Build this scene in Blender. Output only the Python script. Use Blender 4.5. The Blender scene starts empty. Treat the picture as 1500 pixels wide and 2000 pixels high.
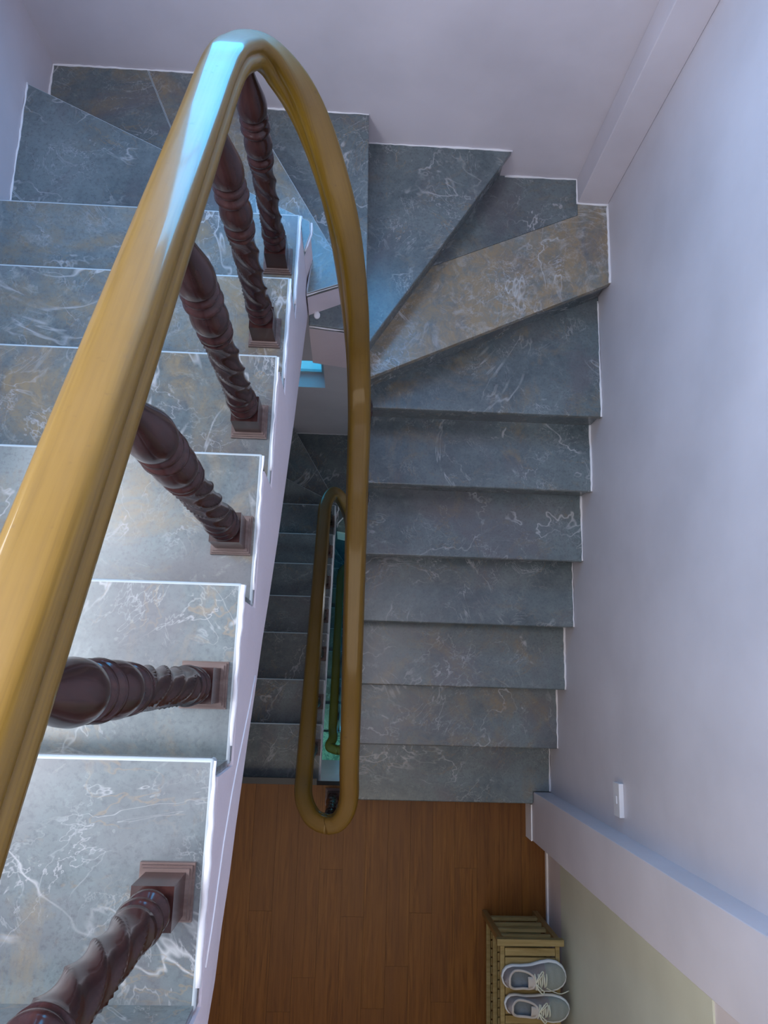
import bpy, bmesh, math, random
from mathutils import Vector, Matrix
random.seed(7)
C = bpy.context.scene.collection
S = bpy.context.scene

# ------------------------------------------------------------------ camera, world, lights, exposure
cam = bpy.data.cameras.new('camera'); cam.sensor_fit = 'HORIZONTAL'; cam.sensor_width = 36.0; cam.lens = 36.0
cam.clip_start = 0.02
camo = bpy.data.objects.new('camera', cam); C.objects.link(camo)
Rc = Matrix(((0.99857, -0.03646, -0.03907), (0.02741, 0.97708, -0.21111), (0.04587, 0.20974, 0.97668)))
camo.matrix_world = Matrix.Translation((0, 0, 1.2711)) @ Rc.to_4x4()
S.camera = camo
S.view_settings.view_transform = 'Standard'
try: S.view_settings.look = 'None'
except Exception: pass
S.view_settings.gamma = 1.0
S.view_settings.use_curve_mapping = False
S.view_settings.exposure = 0.15

w = bpy.data.worlds.new('sky'); S.world = w; w.use_nodes = True
bg = w.node_tree.nodes['Background']; bg.inputs[0].default_value = (0.055, 0.56, 0.95, 1); bg.inputs[1].default_value = 4.5

def area_light(name, loc, rot, sx, sy, power, col):
    l = bpy.data.lights.new(name, 'AREA'); l.shape = 'RECTANGLE'; l.size = sx; l.size_y = sy; l.energy = power; l.color = col
    o = bpy.data.objects.new(name, l); C.objects.link(o); o.location = loc; o.rotation_euler = rot
    return o
area_light('skylight', (-0.25, 0.0, 2.05), (0, 0, 0), 1.7, 1.7, 24, (0.92, 0.93, 1.0))
area_light('left_window_daylight', (-1.085, 0.25, 1.25), (0, math.radians(-90), 0), 1.1, 1.4, 62, (0.88, 0.93, 1.0))
area_light('window_daylight', (-0.15, 2.16, 0.16), (math.radians(-90), 0, 0), 0.84, 0.80, 19, (0.08, 0.46, 1.0))
area_light('landing_fill', (-0.05, -1.55, -0.25), (0, 0, 0), 1.6, 1.3, 13, (1.0, 0.87, 0.70))  # unseen fill light added over the wooden landing
area_light('lower_landing_fill', (-0.45, -0.69, -3.45), (0, 0, 0), 0.9, 0.12, 7, (0.35, 1.0, 0.80))  # unseen green light added under the slab to brighten the lower floor
po = area_light('window_portal', (-0.469, 2.0, -3.28), (math.radians(-90), 0, 0), 0.50, 0.44, 1, (1, 1, 1)); po.data.cycles.is_portal = True

pl = bpy.data.lights.new('lower_well_fill', 'POINT'); pl.energy = 5; pl.shadow_soft_size = 0.09; pl.color = (0.82, 0.90, 1.0)  # unseen point light added below the right flight, brightens fascia and back wall
plo = bpy.data.objects.new('lower_well_fill', pl); C.objects.link(plo); plo.location = (0.60, 0.75, -3.40)

# ------------------------------------------------------------------ material helpers
def new_mat(name):
    m = bpy.data.materials.new(name); m.use_nodes = True
    nt = m.node_tree; b = nt.nodes['Principled BSDF']
    return m, nt, b
def node(nt, t, **kw):
    n = nt.nodes.new(t)
    for k, v in kw.items(): setattr(n, k, v)
    return n
def ramp(nt, stops, src):
    r = node(nt, 'ShaderNodeValToRGB'); e = r.color_ramp.elements
    while len(e) < len(stops): e.new(0.5)
    for i, (p, c) in enumerate(stops):
        e[i].position = p; e[i].color = (*c, 1) if len(c) == 3 else c
    nt.links.new(src, r.inputs[0]); return r.outputs[0]
def noise(nt, vec, scale, detail=6, rough=0.55, dist=0.0):
    n = node(nt, 'ShaderNodeTexNoise'); n.inputs['Scale'].default_value = scale; n.inputs['Detail'].default_value = detail
    n.inputs['Roughness'].default_value = rough; n.inputs['Distortion'].default_value = dist
    nt.links.new(vec, n.inputs['Vector']); return n.outputs['Fac']
def mixc(nt, fac, a, b, mode='MIX'):
    m = node(nt, 'ShaderNodeMix', data_type='RGBA', blend_type=mode)
    for i, v in ((0, fac), (6, a), (7, b)):
        if isinstance(v, (int, float)): m.inputs[i].default_value = v
        elif isinstance(v, tuple): m.inputs[i].default_value = (*v, 1)
        else: nt.links.new(v, m.inputs[i])
    return m.outputs[2]
def math_n(nt, op, a, b=None, clamp=False):
    m = node(nt, 'ShaderNodeMath', operation=op, use_clamp=clamp)
    for i, v in ((0, a), (1, b)):
        if v is None: continue
        if isinstance(v, (int, float)): m.inputs[i].default_value = v
        else: nt.links.new(v, m.inputs[i])
    return m.outputs[0]
def bump(nt, b, h, strength, dist=0.01):
    n = node(nt, 'ShaderNodeBump'); n.inputs['Strength'].default_value = strength; n.inputs['Distance'].default_value = dist
    nt.links.new(h, n.inputs['Height']); nt.links.new(n.outputs[0], b.inputs['Normal'])
def objvec(nt, jitter=0.0, scale=(1, 1, 1)):
    tc = node(nt, 'ShaderNodeTexCoord'); mp = node(nt, 'ShaderNodeMapping'); mp.inputs['Scale'].default_value = scale
    nt.links.new(tc.outputs['Object'], mp.inputs['Vector'])
    if jitter:
        oi = node(nt, 'ShaderNodeObjectInfo'); c = node(nt, 'ShaderNodeCombineXYZ')
        nt.links.new(math_n(nt, 'MULTIPLY', oi.outputs['Random'], jitter), c.inputs[0])
        nt.links.new(math_n(nt, 'MULTIPLY', oi.outputs['Random'], jitter * 2.7), c.inputs[1])
        nt.links.new(math_n(nt, 'MULTIPLY', oi.outputs['Random'], jitter * 5.3), c.inputs[2])
        nt.links.new(c.outputs[0], mp.inputs['Location'])
    return mp.outputs[0]

def marble():
    m, nt, b = new_mat('grey_marble')
    v = objvec(nt, 9.0)
    oi = node(nt, 'ShaderNodeObjectInfo'); sep = node(nt, 'ShaderNodeSeparateColor'); nt.links.new(oi.outputs['Color'], sep.inputs[0])
    rust, lite = sep.outputs[0], sep.outputs[1]
    n1 = noise(nt, v, 2.6, 4, 0.55, 0.7)
    base = ramp(nt, [(0.28, (0.072, 0.094, 0.107)), (0.50, (0.130, 0.160, 0.172)), (0.72, (0.198, 0.233, 0.242))], n1)
    n2 = noise(nt, v, 26, 6, 0.72)
    base = mixc(nt, ramp(nt, [(0.35, (0, 0, 0)), (0.75, (0.55, 0.55, 0.55))], n2), base, (0.215, 0.27, 0.285))
    nb = noise(nt, v, 110, 3, 0.7)
    base = mixc(nt, ramp(nt, [(0.3, (0.40, 0.40, 0.40)), (0.5, (0, 0, 0))], nb), base, (0.055, 0.06, 0.07))
    # violet-brown and ochre clouds
    n3 = noise(nt, v, 1.7, 5, 0.6, 1.2)
    base = mixc(nt, math_n(nt, 'MULTIPLY', ramp(nt, [(0.5, (0, 0, 0)), (0.64, (1, 1, 1))], n3), 0.5), base, (0.150, 0.130, 0.145))
    n4 = noise(nt, v, 3.3, 7, 0.68, 1.6)
    th = math_n(nt, 'ADD', n4, math_n(nt, 'MULTIPLY', rust, 0.34))
    base = mixc(nt, math_n(nt, 'MULTIPLY', math_n(nt, 'MULTIPLY', ramp(nt, [(0.58, (0, 0, 0)), (0.80, (1, 1, 1))], th), ramp(nt, [(0.36, (0.25, 0.25, 0.25)), (0.58, (1, 1, 1))], noise(nt, v, 17, 7, 0.75, 1.0))), 0.85), base, (0.285, 0.215, 0.125))
    # milky cloud and fine mottling on richer slabs
    n6 = noise(nt, v, 9, 7, 0.75, 2.2)
    mk = math_n(nt, 'ADD', n6, math_n(nt, 'MULTIPLY', rust, 0.16))
    base = mixc(nt, math_n(nt, 'MULTIPLY', ramp(nt, [(0.64, (0, 0, 0)), (0.78, (1, 1, 1))], mk), 0.45), base, (0.42, 0.42, 0.40))
    # veins
    for sc, wd, amt, col, ds in ((1.5, 0.008, 0.85, (0.52, 0.53, 0.54), 0.9), (3.6, 0.008, 0.65, (0.45, 0.46, 0.48), 1.3), (6.5, 0.010, 0.45, (0.42, 0.44, 0.46), 0.7), (2.6, 0.008, 0.5, (0.30, 0.22, 0.13), 1.0)):
        nv = noise(nt, v, sc, 5, 0.62, ds)
        d = math_n(nt, 'ABSOLUTE', math_n(nt, 'SUBTRACT', nv, 0.5))
        line = ramp(nt, [(0.0, (1, 1, 1)), (wd, (0, 0, 0))], d)
        brk = ramp(nt, [(0.42, (0, 0, 0)), (0.62, (1, 1, 1))], noise(nt, v, 5.5, 3))
        base = mixc(nt, math_n(nt, 'MULTIPLY', math_n(nt, 'MULTIPLY', line, brk), amt), base, col)
    br = math_n(nt, 'MULTIPLY', lite, 0.83)
    hs = node(nt, 'ShaderNodeHueSaturation'); hs.inputs['Saturation'].default_value = 1.0
    nt.links.new(base, hs.inputs['Color']); nt.links.new(br, hs.inputs['Value'])
    nt.links.new(hs.outputs[0], b.inputs['Base Color'])
    b.inputs['Roughness'].default_value = 0.24
    b.inputs['Specular IOR Level'].default_value = 0.5
    bump(nt, b, n2, 0.03, 0.004)
    return m

def plaster(name, col, rough=0.55, b1=0.12, var=0.06):
    m, nt, b = new_mat(name); v = objvec(nt)
    n = noise(nt, v, 2.2, 4)
    c2 = tuple(x * (1 - var * 2) for x in col)
    base = mixc(nt, ramp(nt, [(0.35, (0, 0, 0)), (0.65, (1, 1, 1))], n), col, c2)
    nt.links.new(base, b.inputs['Base Color']); b.inputs['Roughness'].default_value = rough
    bump(nt, b, noise(nt, v, 7, 5), b1, 0.02)
    return m

def wood(name, c1, c2, c3, rough, axis='Y', fine=55, coat=0.0, jitter=3.0, stretch=0.06, bm=0.05):
    m, nt, b = new_mat(name)
    sc = {'Y': (1, stretch, 1), 'X': (stretch, 1, 1), 'Z': (1, 1, stretch)}[axis]
    v = objvec(nt, jitter, sc)
    n = noise(nt, v, fine, 5, 0.6, 0.4); n2 = noise(nt, v, fine * 0.2, 4, 0.6, 1.0)
    base = ramp(nt, [(0.30, c1), (0.5, c2), (0.72, c3)], n)
    base = mixc(nt, ramp(nt, [(0.35, (0, 0, 0)), (0.7, (0.6, 0.6, 0.6))], n2), base, c1)
    nt.links.new(base, b.inputs['Base Color'])
    b.inputs['Roughness'].default_value = rough
    b.inputs['Specular IOR Level'].default_value = 0.22; b.inputs['Coat Weight'].default_value = coat; b.inputs['Coat Roughness'].default_value = 0.12
    if bm: bump(nt, b, n, bm, 0.002)
    return m

def plain(name, col, rough=0.5, metal=0.0, var=0.1, scale=40):
    m, nt, b = new_mat(name); v = objvec(nt)
    base = mixc(nt, noise(nt, v, scale, 4), tuple(x * (1 + var) for x in col), tuple(x * (1 - var) for x in col))
    nt.links.new(base, b.inputs['Base Color']); b.inputs['Roughness'].default_value = rough; b.inputs['Metallic'].default_value = metal
    return m

def rail_mat():
    m, nt, b = new_mat('varnished_rail_wood')
    tc = node(nt, 'ShaderNodeTexCoord'); mp = node(nt, 'ShaderNodeMapping'); mp.inputs['Scale'].default_value = (3.2, 26, 1)
    nt.links.new(tc.outputs['UV'], mp.inputs['Vector'])
    n = noise(nt, mp.outputs[0], 2.2, 6, 0.6, 0.5)
    base = ramp(nt, [(0.25, (0.100, 0.054, 0.004)), (0.5, (0.142, 0.078, 0.006)), (0.75, (0.170, 0.098, 0.012))], n)
    v = objvec(nt); n2 = noise(nt, v, 60, 3, 0.5)
    suv = node(nt, 'ShaderNodeSeparateXYZ'); nt.links.new(tc.outputs['UV'], suv.inputs[0])
    dv = math_n(nt, 'ABSOLUTE', math_n(nt, 'SUBTRACT', suv.outputs[1], 0.5))
    wear = math_n(nt, 'MULTIPLY', ramp(nt, [(0.40, (0, 0, 0)), (0.47, (1, 1, 1))], dv), math_n(nt, 'ADD', math_n(nt, 'MULTIPLY', noise(nt, v, 6, 4), 0.7), 0.2))
    base = mixc(nt, wear, base, (0.200, 0.122, 0.042))
    base = mixc(nt, ramp(nt, [(0.24, (0.5, 0.5, 0.5)), (0.32, (0, 0, 0))], n2), base, (0.10, 0.055, 0.02))
    nt.links.new(base, b.inputs['Base Color'])
    b.inputs['Roughness'].default_value = 0.45
    b.inputs['Specular IOR Level'].default_value = 0.18; b.inputs['Coat Weight'].default_value = 0.45; b.inputs['Coat Roughness'].default_value = 0.09
    bump(nt, b, noise(nt, v, 9, 3), 0.10, 0.01)
    return m

def floor_mat():
    m, nt, b = new_mat('laminate_planks')
    v = objvec(nt, 4.0, (1, 0.05, 1))
    oi = node(nt, 'ShaderNodeObjectInfo')
    n = noise(nt, v, 75, 5, 0.65, 0.6); n2 = noise(nt, v, 14, 4, 0.6, 0.6)
    base = ramp(nt, [(0.3, (0.085, 0.028, 0.004)), (0.5, (0.175, 0.067, 0.010)), (0.75, (0.25, 0.108, 0.020))], n)
    base = mixc(nt, ramp(nt, [(0.35, (0, 0, 0)), (0.7, (0.7, 0.7, 0.7))], n2), base, (0.13, 0.05, 0.014))
    base = mixc(nt, math_n(nt, 'MULTIPLY', oi.outputs['Random'], 0.40), base, (0.125, 0.048, 0.014))
    nt.links.new(base, b.inputs['Base Color']); b.inputs['Roughness'].default_value = 0.42; b.inputs['Specular IOR Level'].default_value = 0.25
    return m

M = dict(
    marble=marble(),
    wall=plaster('lavender_wall_paint', (0.665, 0.62, 0.67), 0.55, 0.10),
    wallr=plaster('lavender_wall_paint_satin', (0.645, 0.615, 0.665), 0.42, 0.10),
    stringer=plaster('pink_white_stringer_paint', (0.72, 0.645, 0.70), 0.5, 0.35, 0.03),
    caulk=plaster('white_caulk', (0.80, 0.80, 0.84), 0.5, 0.3, 0.02),
    panel=plaster('pale_green_sheet', (0.62, 0.66, 0.57), 0.5, 0.15),
    rail=rail_mat(),
    dark=wood('dark_mahogany', (0.020, 0.008, 0.008), (0.040, 0.015, 0.014), (0.060, 0.023, 0.019), 0.24, 'Z', 50, 0.28),
    plinth=wood('worn_plinth_wood', (0.10, 0.065, 0.060), (0.16, 0.115, 0.105), (0.22, 0.17, 0.16), 0.4, 'X', 60),
    floor=floor_mat(),
    sub=plain('dark_subfloor', (0.03, 0.02, 0.015), 0.8),
    black=plain('black_edge_strip', (0.02, 0.022, 0.026), 0.4),
    rack=wood('pale_rack_wood', (0.20, 0.145, 0.055), (0.29, 0.225, 0.10), (0.37, 0.30, 0.15), 0.5, 'X', 60, 0.0, 3.0, 0.1),
    rackb=wood('brown_rack_wood', (0.20, 0.11, 0.035), (0.28, 0.165, 0.06), (0.34, 0.22, 0.09), 0.5, 'Z', 60),
    lit_edge=plain('lit_stone_edge', (0.40, 0.45, 0.48), 0.35, 0, 0.12, 30),  # paler edge stone, with the light along left nosings put into its colour
    white=plain('white_plastic', (0.66, 0.66, 0.70), 0.35, 0, 0.03),
    frame=plain('window_frame_metal', (0.45, 0.60, 0.64), 0.4, 0.2, 0.05),
    cable=plain('dark_cable', (0.02, 0.05, 0.06), 0.6),
    sole=plain('white_rubber_sole', (0.62, 0.68, 0.74), 0.6, 0, 0.05),
    mesh=plain('grey_green_knit', (0.25, 0.29, 0.29), 0.9, 0, 0.25, 400),
    knit=plain('mauve_grey_knit', (0.24, 0.225, 0.24), 0.9, 0, 0.2, 300),
    collar=plain('pale_collar_knit', (0.46, 0.44, 0.43), 0.9, 0, 0.1, 300),
    insole=plain('blue_grey_insole', (0.16, 0.20, 0.25), 0.9, 0, 0.2, 80),
    lace=plain('cream_lace', (0.62, 0.66, 0.58), 0.8, 0, 0.05),
    green=None,
)
gm, gnt, gb = new_mat('green_marble_floor')
gv = objvec(gnt); g1 = noise(gnt, gv, 7, 6, 0.6, 2.5)
gnt.links.new(ramp(gnt, [(0.42, (0.05, 0.22, 0.19)), (0.5, (0.34, 0.62, 0.52)), (0.58, (0.06, 0.26, 0.22))], g1), gb.inputs['Base Color']); gb.inputs['Roughness'].default_value = 0.3
M['green'] = gm
glm, glnt, glb = new_mat('window_glass')
gtr = node(glnt, 'ShaderNodeBsdfTransparent'); gtr.inputs[0].default_value = (0.92, 0.98, 1.0, 1)
gmx = node(glnt, 'ShaderNodeMixShader'); gfr = node(glnt, 'ShaderNodeFresnel'); gfr.inputs[0].default_value = 1.45
glb.inputs['Roughness'].default_value = 0.02
glnt.links.new(gfr.outputs[0], gmx.inputs[0]); glnt.links.new(gtr.outputs[0], gmx.inputs[1]); glnt.links.new(glb.outputs[0], gmx.inputs[2])
glnt.links.new(gmx.outputs[0], glnt.nodes['Material Output'].inputs[0])
M['glass'] = glm

# ------------------------------------------------------------------ mesh helpers
def link(name, me, mat, parent=None, kind=None):
    o = bpy.data.objects.new(name, me); C.objects.link(o)
    if mat is not None: me.materials.append(mat)
    if parent is not None: o.parent = parent
    if kind: o['kind'] = kind
    return o
def from_bm(name, bm, mat, parent=None, smooth=False, kind=None):
    me = bpy.data.meshes.new(name); bmesh.ops.recalc_face_normals(bm, faces=bm.faces)
    bm.to_mesh(me); bm.free()
    if smooth:
        for p in me.polygons: p.use_smooth = True
    return link(name, me, mat, parent, kind)
def thing(name, label, cat, loc=(0, 0, 0), group=None):
    o = bpy.data.objects.new(name, None); C.objects.link(o); o.location = loc; o.empty_display_size = 0.1
    o['label'] = label; o['category'] = cat
    if group: o['group'] = group
    return o
def add_box(bm, a, b):
    x0, y0, z0 = a; x1, y1, z1 = b
    vs = [bm.verts.new(p) for p in ((x0, y0, z0), (x1, y0, z0), (x1, y1, z0), (x0, y1, z0), (x0, y0, z1), (x1, y0, z1), (x1, y1, z1), (x0, y1, z1))]
    for f in ((3, 2, 1, 0), (4, 5, 6, 7), (0, 1, 5, 4), (1, 2, 6, 5), (2, 3, 7, 6), (3, 0, 4, 7)): bm.faces.new([vs[i] for i in f])
def box(name, a, b, mat, parent=None, bev=0.0, kind=None):
    bm = bmesh.new(); add_box(bm, a, b); o = from_bm(name, bm, mat, parent, kind=kind)
    if bev: bevel(o, bev)
    return o
def bevel(o, wdt, seg=2):
    m = o.modifiers.new('bevel', 'BEVEL'); m.width = wdt; m.segments = seg; m.limit_method = 'ANGLE'; m.angle_limit = math.radians(40)
    for p in o.data.polygons: p.use_smooth = True
    m2 = o.modifiers.new('normals', 'WEIGHTED_NORMAL'); m2.keep_sharp = False
def add_prism(bm, poly, z0, z1):
    lo = [bm.verts.new((x, y, z0)) for x, y in poly]; hi = [bm.verts.new((x, y, z1)) for x, y in poly]
    n = len(poly); bm.faces.new(lo[::-1]); bm.faces.new(hi)
    for i in range(n): bm.faces.new((lo[i], lo[(i + 1) % n], hi[(i + 1) % n], hi[i]))
def add_prism_x(bm, poly, x0, x1):          # poly of (y, z), extruded along x
    lo = [bm.verts.new((x0, y, z)) for y, z in poly]; hi = [bm.verts.new((x1, y, z)) for y, z in poly]
    n = len(poly); bm.faces.new(lo); bm.faces.new(hi[::-1])
    for i in range(n): bm.faces.new((lo[i], hi[i], hi[(i + 1) % n], lo[(i + 1) % n]))
def tube_bm(bm, pts, r, n=8, closed=False):
    pts = [Vector(p) for p in pts]; rings = []; k = len(pts)
    prev = None
    for i, p in enumerate(pts):
        t = (pts[(i + 1) % k] - pts[i - 1]) if closed else (pts[min(i + 1, k - 1)] - pts[max(i - 1, 0)])
        t.normalize()
        if prev is None:
            up = Vector((0, 0, 1)) if abs(t.z) < 0.9 else Vector((1, 0, 0)); a = t.cross(up).normalized()
        else:
            a = (prev - t * prev.dot(t)).normalized()
        prev = a; b = t.cross(a)
        rr = r[i] if isinstance(r, (list, tuple)) else r
        rings.append([bm.verts.new(p + (a * math.cos(q) + b * math.sin(q)) * rr) for q in [2 * math.pi * j / n for j in range(n)]])
    m = k if closed else k - 1
    for i in range(m):
        A, B = rings[i], rings[(i + 1) % k]
        for j in range(n): bm.faces.new((A[j], A[(j + 1) % n], B[(j + 1) % n], B[j]))
    if not closed: bm.faces.new(rings[0][::-1]); bm.faces.new(rings[-1])
def catmull(pts, per=8):
    P = [Vector(p) for p in pts]; P = [P[0] * 2 - P[1]] + P + [P[-1] * 2 - P[-2]]; out = []
    for i in range(1, len(P) - 2):
        for j in range(per):
            t = j / per; a, b, c, d = P[i - 1], P[i], P[i + 1], P[i + 2]
            out.append(0.5 * ((2 * b) + (c - a) * t + (2 * a - 5 * b + 4 * c - d) * t * t + (3 * b - a - 3 * c + d) * t ** 3))
    out.append(P[-2]); return out
def caulk_line(pts, z, parent, wd=0.006, ht=0.005, side=None, name='caulk_line'):
    """an uneven bead of white filler along a run of points"""
    P = []
    for (a, b) in zip(pts[:-1], pts[1:]):
        n = max(2, int((Vector(b) - Vector(a)).length / 0.018))
        P += [Vector(a).lerp(Vector(b), i / n) for i in range(n)]
    P.append(Vector(pts[-1]))
    bm = bmesh.new()
    Q = [(p.x + random.uniform(-1, 1) * 0.0012, p.y + random.uniform(-1, 1) * 0.0012, z + 0.001) for p in P]
    rad = []
    r = wd * 0.5
    for _ in P:
        r += random.uniform(-1, 1) * wd * 0.12; r = min(max(r, wd * 0.28), wd * 0.75); rad.append(r)
    tube_bm(bm, Q, rad, 6)
    return from_bm(name, bm, M['caulk'], parent, True)

# ------------------------------------------------------------------ the shell of the stairwell
XL, XR, YB, H = -1.13, 1.03, 2.105, 0.16
ZL = -2.88                                       # the wooden landing
Z2 = ZL - 3.20                                   # the green landing further down
YB2 = 1.85                                       # thicker back wall of the storey below
box('wall_left', (XL - 0.12, -2.7, -9.6), (XL, YB + 0.14, 3.3), M['wall'], kind='structure')
bm = bmesh.new()
add_box(bm, (XR, -0.60, -9.6), (XR + 0.14, YB + 0.14, 3.3)); add_box(bm, (1.043, -2.7, -9.6), (XR + 0.14, -0.60, 3.3))
from_bm('wall_right', bm, M['wallr'], kind='structure')
def wall_with_hole(name, y0, y1, z0, z1, hx0, hx1, hz0, hz1, mat):
    bm = bmesh.new()
    add_box(bm, (XL, y0, z0), (hx0, y1, z1)); add_box(bm, (hx1, y0, z0), (XR, y1, z1))
    add_box(bm, (hx0, y0, z0), (hx1, y1, hz0)); add_box(bm, (hx0, y0, hz1), (hx1, y1, z1))
    return from_bm(name, bm, mat, kind='structure')
W1 = (-0.60, 0.30, -0.26, 0.58)
W2 = (-0.72, -0.218, -3.50, -3.06)
wall_with_hole('wall_back', YB, YB + 0.14, -2.30, 3.3, *W1, M['wall'])
wall_with_hole('wall_back', YB2, YB2 + 0.14, -9.6, -2.42, *W2, M['wall'])
box('wall_back', (XL, YB2, -2.42), (XR, YB + 0.14, -2.30), M['wall'], kind='structure')
box('wall_front', (XL, -2.82, -9.6), (XR + 0.14, -2.7, 3.3), M['wall'], kind='structure')
box('ceiling', (XL, -2.7, 3.2), (XR, YB, 3.3), M['wall'], kind='structure')
def window(n, W, y, bars):
    x0, x1, z0, z1 = W; t = 0.025
    f = thing('window_%d' % n, 'pale framed window pane of bright sky in the %s back wall' % ('upper' if n == 1 else 'lower'), 'window', (x0, y, z0)); f['kind'] = 'structure'; del f['category']
    bm = bmesh.new()
    for a, b in (((0, 0, 0), (x1 - x0, 0.03, t)), ((0, 0, z1 - z0 - t), (x1 - x0, 0.03, z1 - z0)), ((0, 0, t), (t, 0.03, z1 - z0 - t)), ((x1 - x0 - t, 0, t), (x1 - x0, 0.03, z1 - z0 - t))): add_box(bm, a, b)
    from_bm('window_frame', bm, M['frame'], f)
    for zb in bars: box('glazing_bar', (t, 0.002, zb - z0 - 0.008), (x1 - x0 - t, 0.026, zb - z0 + 0.008), M['frame'], f)
    box('pane', (t, 0.012, t), (x1 - x0 - t, 0.016, z1 - z0 - t), M['glass'], f)
window(1, W1, YB + 0.05, (0.27,))
w3 = thing('window_3', 'wide frosted window high on the left wall', 'window', (XL, -0.50, 0.65)); w3['kind'] = 'structure'; del w3['category']
bm = bmesh.new()
for a, b in (((0, 0, 0), (0.03, 1.5, 0.05)), ((0, 0, 1.15), (0.03, 1.5, 1.20)), ((0, 0, 0.05), (0.03, 0.05, 1.15)), ((0, 1.45, 0.05), (0.03, 1.5, 1.15)), ((0, 0.725, 0.05), (0.03, 0.775, 1.15))): add_box(bm, a, b)
from_bm('window_frame', bm, M['frame'], w3)
box('pane', (0.002, 0.05, 0.05), (0.008, 1.45, 1.15), M['white'], w3)
window(2, W2, YB2 + 0.10, (-3.30,))
for i, pts in enumerate((((-0.62, 0, -3.44), (-0.48, 0, -3.52), (-0.392, 0, -3.567), (-0.33, 0, -3.66), (-0.25, 0, -3.73), (-0.10, 0, -3.76)), ((-0.315, 0, -3.20), (-0.308, 0, -3.48), (-0.305, 0, -3.53), (-0.292, 0, -3.558), (-0.249, 0, -3.568), (-0.12, 0, -3.57)))):
    bm = bmesh.new(); tube_bm(bm, catmull([(x, 2.03 + 0.03 * i, z) for x, _, z in pts], 6), 0.008, 6)
    o = from_bm('cable', bm, M['cable'], None, True)
    o['label'] = ('dark cable sagging outside across the bright lower window', 'short curved dark cable at the top corner of the bright lower window')[i]; o['category'] = 'cable'; o['group'] = 'cables outside the lower window'
# corner column, pilaster, wall panel, small trims
box('trim_1', (0.90, 1.99, -3.2), (XR, YB, 3.2), M['wall'], kind='structure', bev=0.004)
box('trim_2', (0.945, -0.77, ZL), (1.043, -0.535, 0.0), M['wallr'], kind='structure', bev=0.003)
box('trim_3', (1.037, -2.6, -2.60), (1.043, -0.77, -1.042), M['panel'], kind='structure')  # thin pale green sheet covering part of the right wall
box('baseboard_right', (1.035, -2.68, ZL), (1.043, -0.78, ZL + 0.028), M['caulk'], kind='structure')
box('baseboard_pilaster', (0.938, -0.771, ZL), (0.9445, -0.60, ZL + 0.12), M['caulk'], kind='structure')

# ------------------------------------------------------------------ landings
fl = box('floor', (XL, -2.7, ZL - 0.16), (1.043, -0.545, ZL - 0.012), M['sub'], kind='structure')
px = XL + 0.002; pw = 0.1135; col_i = 0
while px < 1.04:
    x1 = min(px + pw - 0.0008, 1.0425); y = -0.546 - (0.0 if col_i % 2 == 0 else 0.0); L = random.uniform(0.35, 1.2)
    while y > -2.69:
        y1 = max(y - L, -2.695)
        segs = [(px, x1, y1 + 0.0008, y)]
        for a, b, c, d in segs:
            if b > 0.943 and d > -0.775:
                if c > -0.776: b = 0.943
                else:
                    if a < 0.94: box('plank', (a, -0.775, ZL - 0.012), (0.943, d, ZL - 0.0003), M['floor'], fl)
                    d = -0.7755
            if b <= a + 0.004: continue
            o = box('plank', (a, c, ZL - 0.012), (b, d, ZL - random.uniform(0, 0.0006)), M['floor'], fl)
        y = y1; L = 1.2
    px += pw; col_i += 1
box('edge_strip', (XL, -0.546, ZL - 0.03), (-0.14, -0.515, ZL - 0.001), M['black'], fl)
box('fascia', (-0.16, -0.576, ZL - 1.42), (0.02, -0.566, ZL - 0.014), M['wallr'], fl)
box('slab', (XL, -2.7, ZL - 0.45), (1.043, -0.576, ZL - 0.161), M['wall'], fl)
box('wall_lower', (XL, -0.90, Z2), (1.043, -0.80, ZL - 0.46), M['wallr'], kind='structure')
f2 = box('floor_lower', (XL, -2.7, Z2 - 0.3), (1.043, -0.50, Z2), M['green'], kind='structure')
f0 = box('floor_upper', (XL, -2.7, 0.0), (1.043, -0.66, 0.155), M['wall'], kind='structure')

# ------------------------------------------------------------------ staircases
TH, OV = 0.030, 0.024
def tread(poly, z, parent, rust=0.0, lite=1.0, bev=0.007, lit_edge=False):
    bm = bmesh.new(); add_prism(bm, poly, z - TH, z)
    bmesh.ops.recalc_face_normals(bm, faces=bm.faces)
    o = from_bm('tread', bm, M['marble'], parent); o.color = (rust, lite, 0, 1); bevel(o, bev, 3)
    if lit_edge: o.data.materials.append(M['lit_edge']); o.modifiers['bevel'].material = 1
    return o
def riser(a, b, z0, z1, parent, lite=1.0):       # a thin stone plate from a to b
    a = Vector(a); b = Vector(b); d = (b - a).normalized(); n = Vector((-d.y, d.x)) * 0.006
    poly = [(a + n)[:], (b + n)[:], (b - n)[:], (a - n)[:]]
    bm = bmesh.new(); add_prism(bm, poly, z0, z1); o = from_bm('riser', bm, M['marble'], parent); o.color = (0, lite, 0, 1); return o
def back(I, O, amount, towards):
    """shift the line I-O sideways by amount, away from `towards` (the lower, later side)"""
    I = Vector(I); O = Vector(O); d = (O - I).normalized(); n = Vector((-d.y, d.x))
    if n.dot(Vector(towards) - I) > 0: n = -n
    return (I + n * amount)[:], (O + n * amount)[:]

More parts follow.
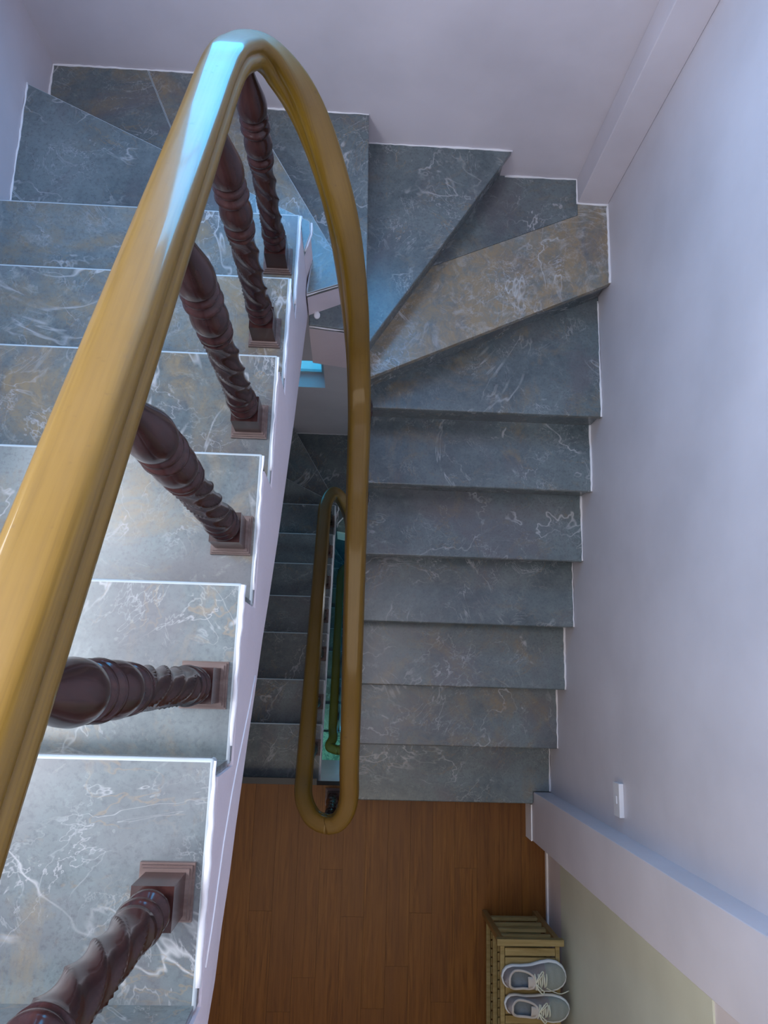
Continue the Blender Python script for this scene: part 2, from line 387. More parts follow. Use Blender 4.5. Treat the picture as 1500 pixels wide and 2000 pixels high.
def I_(p): return Vector((p[0], p[1]))
def staircase(label, z0, kL, yL, xl, xr, wind, yR, yb, yend, stringer_bottom, rusts, skew=0.0):
    """z0: level of step 0 of this flight; yL: nosings of the left flight from the top; wind: five (inner, outer) winder nosings; yR: right nosings"""
    st = thing('staircase', label, 'staircase', (0, 0, 0))
    xs = lambda y: xl + skew * (y - 1.35)
    n = len(yL); idx = 0
    # --- left flight
    for i in range(1, n):
        z = z0 - i * H
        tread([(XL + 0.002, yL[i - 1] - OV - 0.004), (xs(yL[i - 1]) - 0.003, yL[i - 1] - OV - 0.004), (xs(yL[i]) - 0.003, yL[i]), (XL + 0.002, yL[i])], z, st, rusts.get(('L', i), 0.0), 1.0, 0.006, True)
        riser((XL + 0.002, yL[i - 1] - OV), (xs(yL[i - 1]) - 0.006, yL[i - 1] - OV), z, z + H - TH, st)
        caulk_line([(xs(yL[i - 1]) - 0.003, yL[i - 1] - OV + 0.03, 0), (xs(yL[i]) - 0.002, yL[i] - 0.004, 0)], z - 0.005, st, 0.008)
        caulk_line([(XL + 0.003, yL[i - 1] - OV, 0), (XL + 0.003, yL[i], 0)], z, st, 0.006)
    # stringer and flight slab
    prof = []
    for i in range(0, n):
        z = z0 - i * H
        prof.append((yL[i] - OV - 0.007, z - TH))
        if i < n - 1: prof.append((yL[i] - OV - 0.007, z - H - TH - 0.0005))
    prof.append((yL[n - 1] - OV - 0.007, z0 - n * H - TH))
    prof = [(yL[0] - 0.30, z0 - TH)] + prof + stringer_bottom
    bm = bmesh.new(); add_prism_x(bm, prof, XL + 0.003, xl)
    for v in bm.verts:
        if v.co.x > xl - 0.1: v.co.x = xs(v.co.y)
    from_bm('stringer', bm, M['stringer'], st)
    # tread-end plaster: a thin face that closes the stepped side of the stringer
    # --- winders
    W = [((xl, yL[-1]), (XL, yL[-1]))] + wind + [((wind[-1][0][0], yR[0]), (XR, yR[0]))]
    zc = z0 - (n - 1) * H
    xc = 0.5 * (W[3][0][0] + W[3][1][0])
    corners = {2: [(XL, yb)], 5: 'R'}
    polys = winder_polys(W, xl, yb, yR)
    for k in range(1, 7):
        z = zc - k * H
        fI, fO = back(*W[k], OV + 0.009, polys[k]['f'])
        for poly, rust in polys[k]['tiles']:
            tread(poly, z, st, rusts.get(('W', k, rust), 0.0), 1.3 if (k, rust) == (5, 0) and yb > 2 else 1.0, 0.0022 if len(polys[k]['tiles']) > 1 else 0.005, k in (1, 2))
        bd = []
        for q in polys[k]['body']:
            if (Vector(q) - I_(W[k][0])).length < 0.013: q = fI
            elif (Vector(q) - I_(W[k][1])).length < 0.013: q = fO
            bd.append((min(q[0], XR - 0.003), min(q[1], yb - 0.003)))
        bm = bmesh.new(); add_prism(bm, bd, z - (0.34 if k in (3, 4) else 0.24), z - TH - 0.0005)
        from_bm('winder_slab', bm, M['stringer'], st)
        for run in polys[k]['walls']: caulk_line([(x, y, 0) for x, y in run], z, st, 0.008)
        for run in polys[k]['inner']: caulk_line([(x, y, 0) for x, y in run], z - 0.012, st, 0.008)
        I, O = W[k - 1]
        (ri, ro) = back(I, O, OV, polys[k]['c'])
        riser(ri, ro, z, z + H - TH, st)
    # --- right flight
    z = zc - 6 * H                              # level of R0 (already laid as winder 6)
    riser((xr + 0.004, yR[0] + OV), (XR - 0.002, yR[0] + OV), z - H, z - TH, st)
    for j in range(1, len(yR)):
        z -= H
        tread([(xr, yR[j])] + ([(0.943, yR[j]), (0.943, -0.533), (XR - 0.002, -0.533)] if yR[j] < -0.56 else [(XR - 0.002, yR[j])]) + [(XR - 0.002, yR[j - 1] + OV + 0.004), (xr, yR[j - 1] + OV + 0.004)], z, st, rusts.get(('R', j), 0.0))
        riser((xr + 0.004, yR[j] + OV), (0.942 if yR[j] < -0.56 else XR - 0.002, yR[j] + OV), z - H, z - TH, st)
        caulk_line([(XR - 0.004, max(yR[j] + 0.002, -0.53), 0), (XR - 0.004, yR[j - 1] + OV, 0)], z, st, 0.008)
    prof = []; zz = zc - 6 * H
    for j in range(len(yR)):
        prof.append((yR[j] + OV + 0.007, zz - TH - 0.0005)); prof.append((yR[j] + OV + 0.007, zz - H - TH - 0.0005)); zz -= H
    prof[-1] = (prof[-1][0], zz + 0.001)
    up = [(yR[-1] + 0.35, zz + 0.001), (yR[0] + OV + 0.10, zc - 6 * H - 0.34)]
    prof = [(yR[0] + OV + 0.10, zc - 6 * H - TH - 0.0005)] + prof + up
    bm = bmesh.new(); add_prism_x(bm, prof, xr + 0.003, XR - 0.002); from_bm('stringer', bm, M['stringer'], st)
    return st

def winder_polys(W, xl, yb, yR):
    """plan outlines of the six turning treads; the sixth is the first straight one of the right flight"""
    P = {}
    I = [Vector(w[0]) for w in W]; O = [Vector(w[1]) for w in W]; W = W[:6]
    e = 0.0008
    def bk(k, tow): a, b = back(I[k], O[k], OV + 0.004, tow); return a, b
    dx = xl + 0.19                                # plan differences between the storeys
    c1 = (-0.7, (O[0].y + O[1].y) / 2 + 0.05)
    a, b = bk(0, (-0.7, O[0].y + 0.3))
    body1 = [(xl + 0.0, a[1]), (I[1].x, I[1].y - 0.04), (I[1].x - 0.004, I[1].y), (O[1].x + e, O[1].y), (O[1].x + e, b[1])]
    # tile joint of the first winder near the left wall
    j0, j1 = (XL + e, O[0].y + 0.14), (XL + 0.16, O[0].y - 0.02)
    t_small = [(XL + e, b[1]), (j1[0], b[1]), j1, j0]
    t_big = [(j1[0] + e, b[1])] + body1[:4] + [(XL + e, j0[1] + e), (j1[0] + e, j1[1] + e)]
    P[1] = dict(f=(0.3, yb),tiles=[(t_big, 0), (t_small, 1)], body=body1, c=c1, walls=[[(XL + 0.003, O[0].y), (XL + 0.003, O[1].y)]],
                inner=[[(xl + 0.001, O[0].y - 0.02), (I[1].x + 0.001, I[1].y - 0.04), (I[1].x, I[1].y)]])
    # second: the corner tread, two tiles
    a, b = bk(1, (O[1].x + 0.3, yb))
    in2 = [(xl + 0.015, I[1].y - 0.05), (xl + 0.004, I[2].y - 0.066), (I[2].x, I[2].y - 0.012)]
    body2 = [a] + in2 + [(I[2].x, I[2].y), (O[2].x, yb - e), (XL + e, yb - e), (XL + e, b[1])]
    jt, jb = (XL + 0.335, yb - e), (XL + 0.56, b[1] - (XL + 0.56 - O[1].x) * (b[1] - a[1]) / (a[0] - b[0]))
    tA = [(XL + e, b[1]), (jb[0] - e, jb[1]), (jt[0] - e, jt[1]), (XL + e, yb - e)]
    tB = [(jb[0], jb[1]), a] + in2 + [(I[2].x, I[2].y), (O[2].x, yb - e), jt]
    P[2] = dict(f=(0.0, yb - 0.1),tiles=[(tA, 0), (tB, 1)], body=body2, c=(-0.7, yb), walls=[[(XL + 0.003, O[1].y), (XL + 0.003, yb - 0.003), (O[2].x, yb - 0.003)]],
                inner=[[(x, y) for x, y in in2]])
    # third
    a, b = bk(2, (0, yb))
    body3 = [(xl + 0.004, I[3].y + 0.02), (I[3].x, I[3].y), (O[3].x, yb - e), (b[0], yb - e), a, (I[2].x - 0.02, I[2].y + 0.01), (xl + 0.004, I[2].y - 0.055)]
    P[3] = dict(f=(0.5, yb - 0.1),tiles=[(body3, 0)], body=body3, c=(0, yb - 0.1), walls=[[(O[2].x, yb - 0.003), (O[3].x, yb - 0.003)]], inner=[[(xl + 0.006, I[3].y + 0.02), (I[3].x, I[3].y)]])
    # fourth
    a, b = bk(3, (0.5, yb))
    body4 = [a, (I[3].x, I[3].y - 0.002), (I[4].x, I[4].y), (O[4].x, yb - e), (b[0], yb - e)]
    P[4] = dict(f=(XR, 1.6),tiles=[(body4, 0)], body=body4, c=(0.3, yb - 0.2), walls=[[(O[3].x, yb - 0.003), (O[4].x, yb - 0.003)]], inner=[])
    # fifth: the corner tread round the column, a grey and a golden tile
    a, b = bk(4, (XR, 1.6))
    cx, cy = (0.90, 1.99) if yb > 2 else (XR - e, yb - e)
    tail = [(cx, yb - e), (cx, cy), (XR - e, cy)] if yb > 2 else [(XR - e, yb - e)]
    body5 = [a, (I[4].x, I[4].y - 0.002), (I[5].x, I[5].y), (XR - e, O[5].y)] + tail[::-1] + [(b[0], yb - e)]
    # joint from about a third along the fourth nosing to the column
    q0 = Vector(a).lerp(Vector(b), 0.47 if yb > 2 else 0.5); q1 = Vector((cx, cy - 0.055)) if yb > 2 else Vector((XR - e, cy - 0.06))
    gold = [a, (I[4].x, I[4].y - 0.002), (I[5].x, I[5].y), (XR - e, O[5].y)] + ([(XR - e, cy), (cx, cy), (q1.x, q1.y)] if yb > 2 else [(q1.x, q1.y)]) + [(q0.x, q0.y)]
    grey = [(q0.x, q0.y + e), (q1.x, q1.y + e)] + ([(cx, cy + e), (cx, yb - e)] if yb > 2 else [(XR - e, yb - e)]) + [(b[0], yb - e)]
    walls = [[(O[4].x, yb - 0.003)] + [(x - 0.001, y - 0.001) for x, y in tail] + [(XR - 0.003, O[5].y)]]
    P[5] = dict(f=(XR, 1.0),tiles=[(gold, 0), (grey, 1)], body=body5, c=(XR, 1.3), walls=walls, inner=[])
    # sixth
    a, b = bk(5, (XR, yR[0] - 0.2))
    x6 = I[5].x
    body6 = [(x6, yR[0]), (XR - e, yR[0] + 0.002), (XR - e, b[1]), a]
    P[6] = dict(f=(XR, 0.0),tiles=[(body6, 0)], body=[(x6, yR[0] + OV + 0.008), (XR - e, yR[0] + OV + 0.008), (XR - e, b[1]), a], c=(XR, yR[0]), walls=[[(XR - 0.004, O[5].y), (XR - 0.004, yR[0])]], inner=[])
    return P

yL1 = [-0.462, -0.131, 0.165, 0.462, 0.758, 1.054, 1.350]
yR1 = [1.097, 0.813, 0.531, 0.250, -0.032, -0.313, -0.590]
wind1 = [((-0.172, 1.43), (XL, 1.885)), ((-0.045, 1.328), (-0.508, 2.103)), ((0.022, 1.205), (0.002, 2.103)), ((0.030, 1.232), (0.588, 2.103)), ((0.036, 1.163), (XR, 1.627))]
sb1 = [(1.32, -1.33), (1.163, -1.214), (0.968, -1.108), (0.779, -1.002), (0.563, -0.868), (0.355, -0.737), (0.19, -0.617), (0.081, -0.53), (-0.043, -0.45), (-0.137, -0.382), (-0.284, -0.291), (-0.364, -0.251), (-0.429, -0.199), (-0.504, -0.162), (-0.55, -0.116), (-0.76, -0.02)]
rust1 = {('W', 5, 0): 0.85, ('W', 2, 1): 0.60, ('W', 2, 0): 0.30, ('L', 1): 0.15, ('L', 2): 0.2, ('L', 3): 0.28, ('L', 4): 0.42, ('L', 5): 0.62, ('L', 6): 0.45, ('R', 1): 0.08, ('R', 2): 0.05, ('R', 4): 0.20, ('R', 5): 0.22, ('W', 6, 0): 0.16, ('W', 3, 0): 0.15}
s1 = staircase('grey marble staircase turning by winding treads around the open well, nearest flights', 0.16, 0, yL1, -0.19, 0.024, wind1, yR1, YB, -0.545, sb1, rust1, 0.0075)
# landing tread at the very top of the near flight
tread([(XL + 0.002, -0.95), (-0.207, -0.95), (-0.207, yL1[0]), (XL + 0.002, yL1[0])], 0.16 + 0.0, s1, 0.1)
bm = bmesh.new(); bmesh.ops.create_icosphere(bm, subdivisions=2, radius=0.012, matrix=Matrix.Translation((-0.158, 1.262, -1.277)) @ Matrix.Diagonal((1, 1.3, 0.5, 1)))
from_bm('plaster_lump', bm, M['caulk'], s1, True)
bm = bmesh.new(); tube_bm(bm, [(-0.1995 + 0.0075 * y, y, z) for y, z in [(-0.003, -0.429), (-0.06, -0.373), (-0.129, -0.29), (-0.175, -0.235), (-0.214, -0.195), (-0.283, -0.14), (-0.358, -0.101), (-0.398, -0.078), (-0.444, -0.045)]], 0.0016, 5)
from_bm('paint_ridge', bm, M['caulk'], s1, True)

def lower_stairs(zt, xl, label):
    yl = [-0.53, -0.254, -0.020, 0.250, 0.485, 0.712, 0.938, 1.177]
    yr = [0.95 - 0.228 * j for j in range(7)]
    wd = [((xl + 0.015, 1.215), (XL, 1.70)), ((xl + 0.05, 1.17), (-0.487, YB2 - 0.002)), ((0.012, 1.06), (0.0, YB2 - 0.002)), ((0.020, 1.08), (0.50, YB2 - 0.002)), ((0.024, 1.01), (XR, 1.42))]
    sb = [(yl[-1] - 0.03, zt - 8 * H - 0.25), (yl[0] + 0.1, zt - 0.34), (yl[0] - 0.03, zt - 0.30)]
    # the profile starts at the landing edge itself
    return staircase(label, zt, 0, yl, xl, 0.02, wd, yr, YB2, -0.5, sb, {('W', 2, 1): 0.2, ('L', 2): 0.1})
s2 = lower_stairs(ZL, -0.128, 'dark marble staircase one storey down, seen through the gap below the wooden landing edge')
s3 = lower_stairs(Z2, -0.055, 'greenish dark stair flight deepest in the well, two storeys down')
for o in list(s2.children) + list(s3.children):
    pass

# ------------------------------------------------------------------ railings
_half = [(0.012, 0.0268), (0.0215, 0.0262), (0.0285, 0.0237), (0.0330, 0.0182), (0.0346, 0.0110), (0.0338, 0.0055), (0.0308, 0.0018), (0.0306, -0.0012), (0.0352, -0.0034), (0.0378, -0.0090), (0.0372, -0.0190), (0.0325, -0.0275), (0.022, -0.0300)]
PROF = [(0.0, 0.0269)] + _half + [(-x, y) for x, y in _half[::-1]]
def sweep_rail(pts, parent, per=8, sc=1.0):
    P = catmull(pts, per); k = len(P)
    lat = []
    for i in range(k):
        t = P[min(i + 1, k - 1)] - P[max(i - 1, 0)]; h = Vector((t.x, t.y, 0))
        lat.append((h.length, Vector((h.y, -h.x, 0)).normalized(), t.normalized()))
    L = [l[1] for l in lat]
    for _ in range(6):
        L = [(L[max(i - 1, 0)] + L[i] * 2 + L[min(i + 1, k - 1)]).normalized() for i in range(k)]
    bm = bmesh.new(); uv = bm.loops.layers.uv.new('UVMap'); rings = []; dist = [0.0]
    for i in range(1, k): dist.append(dist[-1] + (P[i] - P[i - 1]).length)
    for i in range(k):
        t = lat[i][2]; a = (L[i] - t * L[i].dot(t)).normalized(); u = a.cross(t).normalized()
        rings.append([bm.verts.new(P[i] + a * (x * sc) + u * (y * sc)) for x, y in PROF])
    n = len(PROF)
    for i in range(k - 1):
        for j in range(n):
            f = bm.faces.new((rings[i][j], rings[i][(j + 1) % n], rings[i + 1][(j + 1) % n], rings[i + 1][j]))
            for lp, (d, q) in zip(f.loops, ((dist[i], j), (dist[i], j + 1), (dist[i + 1], j + 1), (dist[i + 1], j))): lp[uv].uv = (d, q / n)
    bm.faces.new(rings[0][::-1]); bm.faces.new(rings[-1])
    return from_bm('handrail', bm, M['rail'], parent, True), P

def shaft_mesh(h):
    """turned and twisted spindle, base at 0, height h"""
    s = h / 0.735
    pr = [(0.095, 0.020), (0.099, 0.0255), (0.106, 0.0285), (0.113, 0.0265), (0.117, 0.0205), (0.124, 0.0195), (0.134, 0.0205), (0.138, 0.0268), (0.146, 0.0296), (0.154, 0.0268), (0.158, 0.0222), (0.166, 0.0225)]
    tw = [(0.170 + 0.274 * i / 34, 0.0275) for i in range(35)]
    top = [(0.447, 0.0225), (0.451, 0.0272), (0.458, 0.0282), (0.465, 0.0262), (0.468, 0.0218), (0.473, 0.0222), (0.482, 0.0272), (0.496, 0.0292), (0.510, 0.0288), (0.524, 0.0262), (0.534, 0.0228), (0.540, 0.0215), (0.543, 0.0222), (0.546, 0.0272), (0.553, 0.0300), (0.560, 0.0272), (0.563, 0.0218), (0.569, 0.0216), (0.573, 0.0262), (0.580, 0.0288), (0.586, 0.0262), (0.589, 0.0228), (0.593, 0.0232), (0.597, 0.0268), (0.606, 0.0288), (0.622, 0.0292), (0.640, 0.0272), (0.660, 0.0232), (0.680, 0.0190), (0.700, 0.0155), (0.718, 0.0140), (0.735, 0.0140)]
    N = 40; bm = bmesh.new(); rings = []
    for z, r in pr + tw + top:
        f = 0.0
        if 0.17 <= z <= 0.4441: f = min(1, (z - 0.17) / 0.02, (0.4441 - z) / 0.02)
        ring = []
        for j in range(N):
            q = 2 * math.pi * j / N
            rr = r * 1.12 - f * 0.0068 * abs(math.sin(2 * (q + 2 * math.pi * z / 0.30))) ** 0.8
            ring.append(bm.verts.new((rr * math.cos(q), rr * math.sin(q), z * s)))
        rings.append(ring)
    for A, B in zip(rings[:-1], rings[1:]):
        for j in range(N): bm.faces.new((A[j], A[(j + 1) % N], B[(j + 1) % N], B[j]))
    bm.faces.new(rings[0][::-1]); bm.faces.new(rings[-1])
    bmesh.ops.recalc_face_normals(bm, faces=bm.faces)
    me = bpy.data.meshes.new('baluster'); bm.to_mesh(me); bm.free()
    for p in me.polygons: p.use_smooth = True
    me.materials.append(M['dark']); return me
bm = bmesh.new(); add_box(bm, (-0.030, -0.030, 0.018), (0.030, 0.030, 0.0965))
block_me = bpy.data.meshes.new('block'); bm.to_mesh(block_me); bm.free(); block_me.materials.append(M['dark'])
bm = bmesh.new()
for a, z0, z1 in ((0.0415, 0.0, 0.009), (0.0385, 0.009, 0.014), (0.035, 0.014, 0.0185)): add_box(bm, (-a, -a, z0), (a, a, z1))
plinth_me = bpy.data.meshes.new('plinth'); bm.to_mesh(plinth_me); bm.free(); plinth_me.materials.append(M['plinth'])
shafts = {}
def baluster(parent, x, y, z, h, plinth=True):
    key = round(h, 3)
    if key not in shafts: shafts[key] = shaft_mesh(h)
    b = bpy.data.objects.new('baluster', shafts[key]); C.objects.link(b); b.parent = parent; b.location = (x, y, z)
    k = bpy.data.objects.new('square_block', block_me); C.objects.link(k); k.parent = b
    if plinth:
        p = bpy.data.objects.new('plinth', plinth_me); C.objects.link(p); p.parent = b
    else: k.location.z = -0.0175
    return b

# upper railing: from the top landing, down the left flight, round the well end, down the right flight to the landing
r1 = thing('stair_railing', 'golden brown handrail on dark twisted balusters, sweeping past the camera around the well', 'railing')
xlr = -0.258
def zl(y): return -0.16 * (y - 0.165) / 0.2962 - 0.16 + 0.742 + 0.0
def zr(y): return -1.76 + 0.75 + 0.567 * (y - 1.095)
path1 = [(xlr, y, zl(y)) for y in (-0.80, -0.5, -0.2, 0.1, 0.4, 0.65, 0.85)] + [(-0.256, 0.97, 0.152), (-0.250, 1.05, 0.112), (-0.243, 1.12, 0.055), (-0.228, 1.178, 0.0), (-0.194, 1.205, -0.055), (-0.143, 1.202, -0.150), (-0.095, 1.160, -0.270), (-0.050, 1.085, -0.42), (-0.020, 1.035, -0.70), (-0.004, 0.985, -0.985)] + \
        [(0.006 + 0.010 * (0.85 - y), y, zr(y)) for y in (0.85, 0.65, 0.4, 0.1, -0.15, -0.35)] + [(0.022, -0.45, -1.905), (0.010, -0.520, -1.945), (-0.020, -0.566, -1.975), (-0.056, -0.580, -1.995)]
sweep_rail(path1, r1)
for k in range(6):
    y = 1.189 - 0.3025 * (5 - k); z = -k * H
    if k == 5: top = -0.045
    else: top = zl(y) - 0.030
    baluster(r1, [-0.262, -0.257, -0.252, -0.254, -0.253, -0.250][k], y, z, top - z)
for j in range(1, 7):
    y = yR1[j] + 0.11; z = -1.76 - H * j
    top = zr(y) - 0.03
    baluster(r1, 0.020, y, z, top - z, False)
baluster(r1, -0.052, -0.600, ZL, 0.86)
# lower railing
r2 = thing('stair_railing', 'handrail loop one storey down, shiny at its top bend', 'railing')
xl2 = -0.172
def zl2(y): return -3.04 + 0.742 - 0.677 * (y + 0.254)
def rail_low(parent, dz, xa, dxr):
    p = [(-0.056, -0.580, -1.995 + dz), (-0.092, -0.574, -2.015 + dz), (-0.130, -0.552, -2.04 + dz), (xa + 0.006, -0.49, -2.10 + dz)] + [(xa, y, zl2(y) + dz) for y in (-0.40, -0.2, 0.0, 0.3, 0.6, 0.85)] + \
        [(xa + 0.002, 0.97, zl2(0.97) + dz + .005), (xa + 0.022, 1.05, -3.19 + dz), (xa + 0.058, 1.082, -3.25 + dz), (xa + 0.105, 1.06, -3.38 + dz), (xa + 0.145 + dxr * .5, 1.01, -3.62 + dz), (-0.005 + dxr, 0.94, -4.0 + dz), (0.01 + dxr, 0.80, -4.20 + dz)] + \
        [(0.018 + dxr, y, -4.20 + 0.70 * (y - 0.80) + dz) for y in (0.6, 0.3, 0.0, -0.3)] + [(0.016, -0.46, -5.09 + dz), (0.006, -0.520, -5.14 + dz), (-0.020, -0.566, -5.175 + dz), (-0.056, -0.580, -5.195 + dz)]
    sweep_rail(p, parent)
rail_low(r2, 0.0, xl2, 0.0)
yl2 = [-0.254, -0.020, 0.250, 0.485, 0.712, 0.938, 1.177]
for i in range(7):
    y = yl2[i] - 0.12; z = -3.04 - H * i
    baluster(r2, xl2 - 0.003, y, z, zl2(y) - 0.03 - z)
r3 = thing('stair_railing', 'thin dark handrail deepest in the well, above the green floor', 'railing')
rail_low(r3, -3.2, -0.110, 0.0)
for i in range(7):
    y = yl2[i] - 0.12; z = -3.04 - H * i - 3.2
    baluster(r3, -0.112, y, z, zl2(y) - 3.2 - 0.03 - z)

# ------------------------------------------------------------------ light switch on the right wall
sw = thing('light_switch', 'small white wall switch plate above the pilaster on the right wall', 'switch', (XR, -0.418, -1.70))
box('plate', (-0.018, -0.060, -0.032), (0.0, 0.060, 0.032), M['white'], sw, 0.002)
box('rocker', (-0.021, -0.014, -0.008), (-0.018, 0.014, 0.008), M['white'], sw, 0.001)

# ------------------------------------------------------------------ shoe rack
RX0, RX1, RY0, RY1 = 0.712, 0.992, -1.86, -1.120
ZT = ZL + 0.445
rk = thing('shoe_rack', 'low slatted wooden shoe rack on the plank floor by the right wall', 'rack', (RX0, RY0, ZL))
def rb(name, a, b, mat=M['rack'], bev=0.0025): return box(name, (a[0] - RX0, a[1] - RY0, a[2] - ZL), (b[0] - RX0, b[1] - RY0, b[2] - ZL), mat, rk, bev)
lw = 0.026
for x in (RX0, RX1 - lw):
    for y in (RY0, RY1 - lw): rb('leg', (x, y, ZL), (x + lw, y + lw, ZT - 0.022), M['rackb'])
for zt in (ZT, ZT - 0.175, ZT - 0.345):
    topmost = zt == ZT
    for x in (RX0 + lw * 0.25, RX1 - lw * 0.25 - 0.02): rb('long_rail', (x, RY0 + 0.028, zt - 0.022), (x + 0.02, RY1 - 0.028, zt - 0.004))
    if topmost:
        for y in (RY0 - 0.004, RY1 - 0.024): rb('end_bar', (RX0 - 0.010, y, zt - 0.021), (RX1 + 0.010, y + 0.028, zt + 0.012))
    else:
        for y in (RY0 + 0.004, RY1 - 0.020): rb('end_bar', (RX0 + lw, y, zt - 0.022), (RX1 - lw, y + 0.016, zt + 0.010))
    y = RY1 - 0.035 - 0.032
    while y > RY0 + 0.03:
        rb('slat', (RX0 + 0.028, y, zt - 0.016), (RX1 - 0.028, y + 0.032, zt - 0.003), M['rack'], 0.0015); y -= 0.0385
for zt in (ZT - 0.09, ZT - 0.26): rb('end_bar', (RX0 + lw, RY1 - 0.020, zt - 0.01), (RX1 - lw, RY1 - 0.004, zt + 0.012))

# ------------------------------------------------------------------ sneakers (toe along +x)
LX = 0.282
def outline(u):                                  # half widths (left = +y, right = -y) along the length 0..1
    pts = [(0, 0.000, 0.000), (0.02, 0.018, 0.018), (0.07, 0.032, 0.031), (0.16, 0.039, 0.036), (0.30, 0.038, 0.034), (0.45, 0.040, 0.038), (0.60, 0.049, 0.045), (0.74, 0.054, 0.047), (0.86, 0.049, 0.041), (0.94, 0.036, 0.030), (0.985, 0.018, 0.016), (1.0, 0.0, 0.0)]
    for a, b in zip(pts[:-1], pts[1:]):
        if u <= b[0]:
            t = (u - a[0]) / (b[0] - a[0]); return a[1] + (b[1] - a[1]) * t, a[2] + (b[2] - a[2]) * t
    return 0.0, 0.0
def crown(u):
    pts = [(0, 0.075), (0.05, 0.083), (0.18, 0.078), (0.30, 0.080), (0.42, 0.088), (0.50, 0.086), (0.62, 0.072), (0.75, 0.056), (0.88, 0.046), (1.0, 0.034)]
    for a, b in zip(pts[:-1], pts[1:]):
        if u <= b[0]: t = (u - a[0]) / (b[0] - a[0]); t = t * t * (3 - 2 * t); return a[1] + (b[1] - a[1]) * t
    return pts[-1][1]
def sneaker(label, loc, rz, flip=1, sx=1.0, sy=1.0):
    t = thing('sneaker', label, 'shoe', loc, 'grey sneakers on the rack'); t.rotation_euler = (0, 0, rz)
    us = [0.5 - 0.5 * math.cos(math.pi * i / 40) for i in range(41)]
    pt = lambda u, v, z: ((u - 0.5) * LX * sx, v * flip * sy, z)
    # sole: flared rim
    bm = bmesh.new(); rows = []
    for z, g in ((0.0, 0.90), (0.010, 1.05), (0.022, 1.08), (0.030, 1.03), (0.031, 0.86)):
        rows.append([bm.verts.new(pt(0.5 + (u - 0.5) * (1 + (g - 1) * 0.35), outline(u)[0] * g, z)) for u in us] + [bm.verts.new(pt(0.5 + (u - 0.5) * (1 + (g - 1) * 0.35), -outline(u)[1] * g, z)) for u in us[1:-1][::-1]])
    for A, B in zip(rows[:-1], rows[1:]):
        n = len(A)
        for j in range(n): bm.faces.new((A[j], A[(j + 1) % n], B[(j + 1) % n], B[j]))
    bm.faces.new(rows[0][::-1]); bm.faces.new(rows[-1])
    from_bm('sole', bm, M['sole'], t, True)
    # upper: half-shell with the opening left free
    u0, u1 = 0.07, 0.47
    def open_w(u):
        if u <= u0 or u >= u1: return 0.0
        q = (u - u0) / (u1 - u0); return 0.62 * math.sin(math.pi * min(1, q) ** 0.8) ** 0.5
    bm = bmesh.new(); NV = 12; grid = []
    for u in us:
        wl, wr = outline(u); h = crown(u) - 0.026; ow = open_w(u)
        row = []
        for sgn, wd in ((1, wl), (-1, wr)):
            half = []
            for j in range(NV + 1):
                q = j / NV * (1 - ow); a = q * math.pi / 2          # 0 at the sole, towards the top centre
                y = wd * 0.93 * math.cos(a) ** 0.75; z = 0.026 + h * math.sin(a) ** 0.85
                half.append(bm.verts.new(pt(0.5 + (u - 0.5) * 0.985, sgn * y, z)))
            row.append(half)
        grid.append(row)
    for A, B in zip(grid[:-1], grid[1:]):
        for s in (0, 1):
            for j in range(NV):
                try: bm.faces.new((A[s][j], A[s][j + 1], B[s][j + 1], B[s][j]))
                except ValueError: pass
    bmesh.ops.remove_doubles(bm, verts=bm.verts, dist=0.0003)
    up = from_bm('upper', bm, M['mesh'], t, True)
    up.data.materials.append(M['knit'])
    for p in up.data.polygons:
        c = p.center
        if c.x < (0.06 + abs(c.y) * 1.2 - 0.03) * sx - 0.02 and c.x < 0.045: p.material_index = 1
    so = up.modifiers.new('thick', 'SOLIDIFY'); so.thickness = 0.004; so.offset = -1
    # collar round the opening
    col = []
    for u in [u0 + 0.004 + (u1 - u0 - 0.008) * i / 20 for i in range(21)]:
        wl, wr = outline(u); h = crown(u) - 0.026; a = (1 - open_w(u)) * math.pi / 2
        col.append((u, wl * 0.93 * math.cos(a) ** 0.75, -wr * 0.93 * math.cos(a) ** 0.75, 0.026 + h * math.sin(a) ** 0.85))
    ring = [pt(0.5 + (u - 0.5) * 0.985, a, z) for u, a, b, z in col] + [pt(0.5 + (u - 0.5) * 0.985, b, z) for u, a, b, z in col[::-1]]
    bm = bmesh.new(); tube_bm(bm, ring, 0.0055, 8, True); from_bm('collar', bm, M['collar'], t, True)
    # insole inside
    bm = bmesh.new(); vs = [bm.verts.new(pt(u, outline(u)[0] * 0.8, 0.034)) for u in us if 0.03 < u < 0.6] + [bm.verts.new(pt(u, -outline(u)[1] * 0.8, 0.034)) for u in us[::-1] if 0.03 < u < 0.6]
    f = bm.faces.new(vs); r = bmesh.ops.extrude_face_region(bm, geom=[f])
    for v in r['geom']:
        if isinstance(v, bmesh.types.BMVert): v.co.z += 0.003
    from_bm('insole', bm, M['insole'], t)
    # tongue
    bm = bmesh.new(); A = []
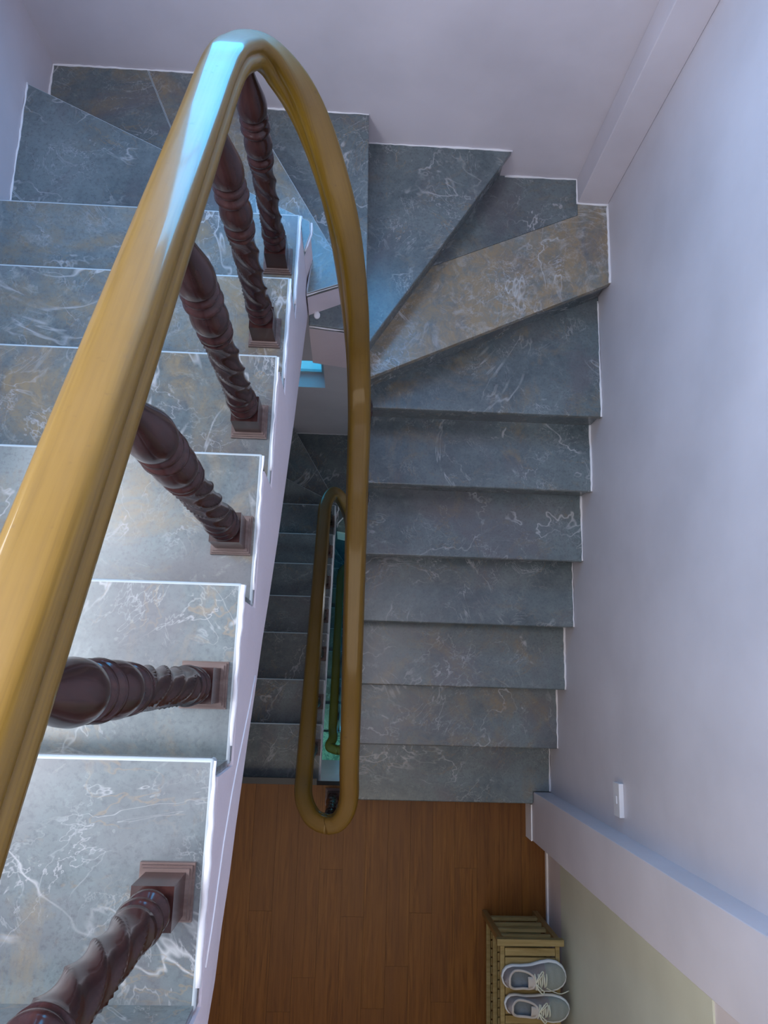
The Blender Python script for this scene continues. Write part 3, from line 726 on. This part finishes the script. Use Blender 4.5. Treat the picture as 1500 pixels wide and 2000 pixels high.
    for i in range(9):
        u = 0.36 + 0.30 * i / 8; h = crown(u) + (0.012 if i == 0 else 0.004); wd = 0.019 - 0.006 * i / 8
        A.append([bm.verts.new(pt(u, wd * s, h - 0.004 * abs(s) ** 2 - 0.001)) for s in (-1, -0.5, 0, 0.5, 1)])
    for a, b in zip(A[:-1], A[1:]):
        for j in range(4): bm.faces.new((a[j], a[j + 1], b[j + 1], b[j]))
    tg = from_bm('tongue', bm, M['collar'], t, True); so = tg.modifiers.new('thick', 'SOLIDIFY'); so.thickness = 0.004
    # laces
    for i in range(6):
        u = 0.475 + 0.036 * i
        z = crown(u) + 0.008; wd = 0.026 - 0.001 * i; sk = 0.018 * (1 if i % 2 else -1)
        p = [pt(u - sk * 0.5, -wd, z - 0.012), pt(u - sk * 0.25, -wd * 0.5, z - 0.002), pt(u, 0, z), pt(u + sk * 0.25, wd * 0.5, z - 0.002), pt(u + sk * 0.5, wd, z - 0.012)]
        bm = bmesh.new(); tube_bm(bm, catmull(p, 4), 0.0030, 6); from_bm('lace', bm, M['lace'], t, True)
    if flip == 1:
        bm = bmesh.new(); tube_bm(bm, catmull([pt(0.66, -0.026, 0.062), pt(0.80, -0.046, 0.040), pt(0.92, -0.058, 0.020), pt(1.06, -0.052, 0.008)], 5), 0.0022, 6); from_bm('lace', bm, M['lace'], t, True)
    # bow loops
    u = 0.47; z = crown(u) + 0.012
    for sg in (1, -1):
        p = [pt(u, 0, z), pt(u + 0.03, 0.018 * sg, z + 0.006), pt(u + 0.10, 0.036 * sg, z - 0.004), pt(u + 0.13, 0.030 * sg, z - 0.012), pt(u + 0.08, 0.020 * sg, z - 0.002), pt(u + 0.01, 0.004 * sg, z + 0.002)]
        bm = bmesh.new(); tube_bm(bm, catmull(p, 5), 0.0026, 6); from_bm('lace', bm, M['lace'], t, True)
    return t
sneaker('grey sneaker with white sole on the rack, the one farther from the bottom edge', (0.862, -1.262, ZT - 0.003), math.radians(1), 1, 1.0, 1.2)
sneaker('grey sneaker with white sole on the rack, the one nearer the bottom edge', (0.874, -1.377, ZT - 0.003), math.radians(-4), -1, 1.0, 1.06)
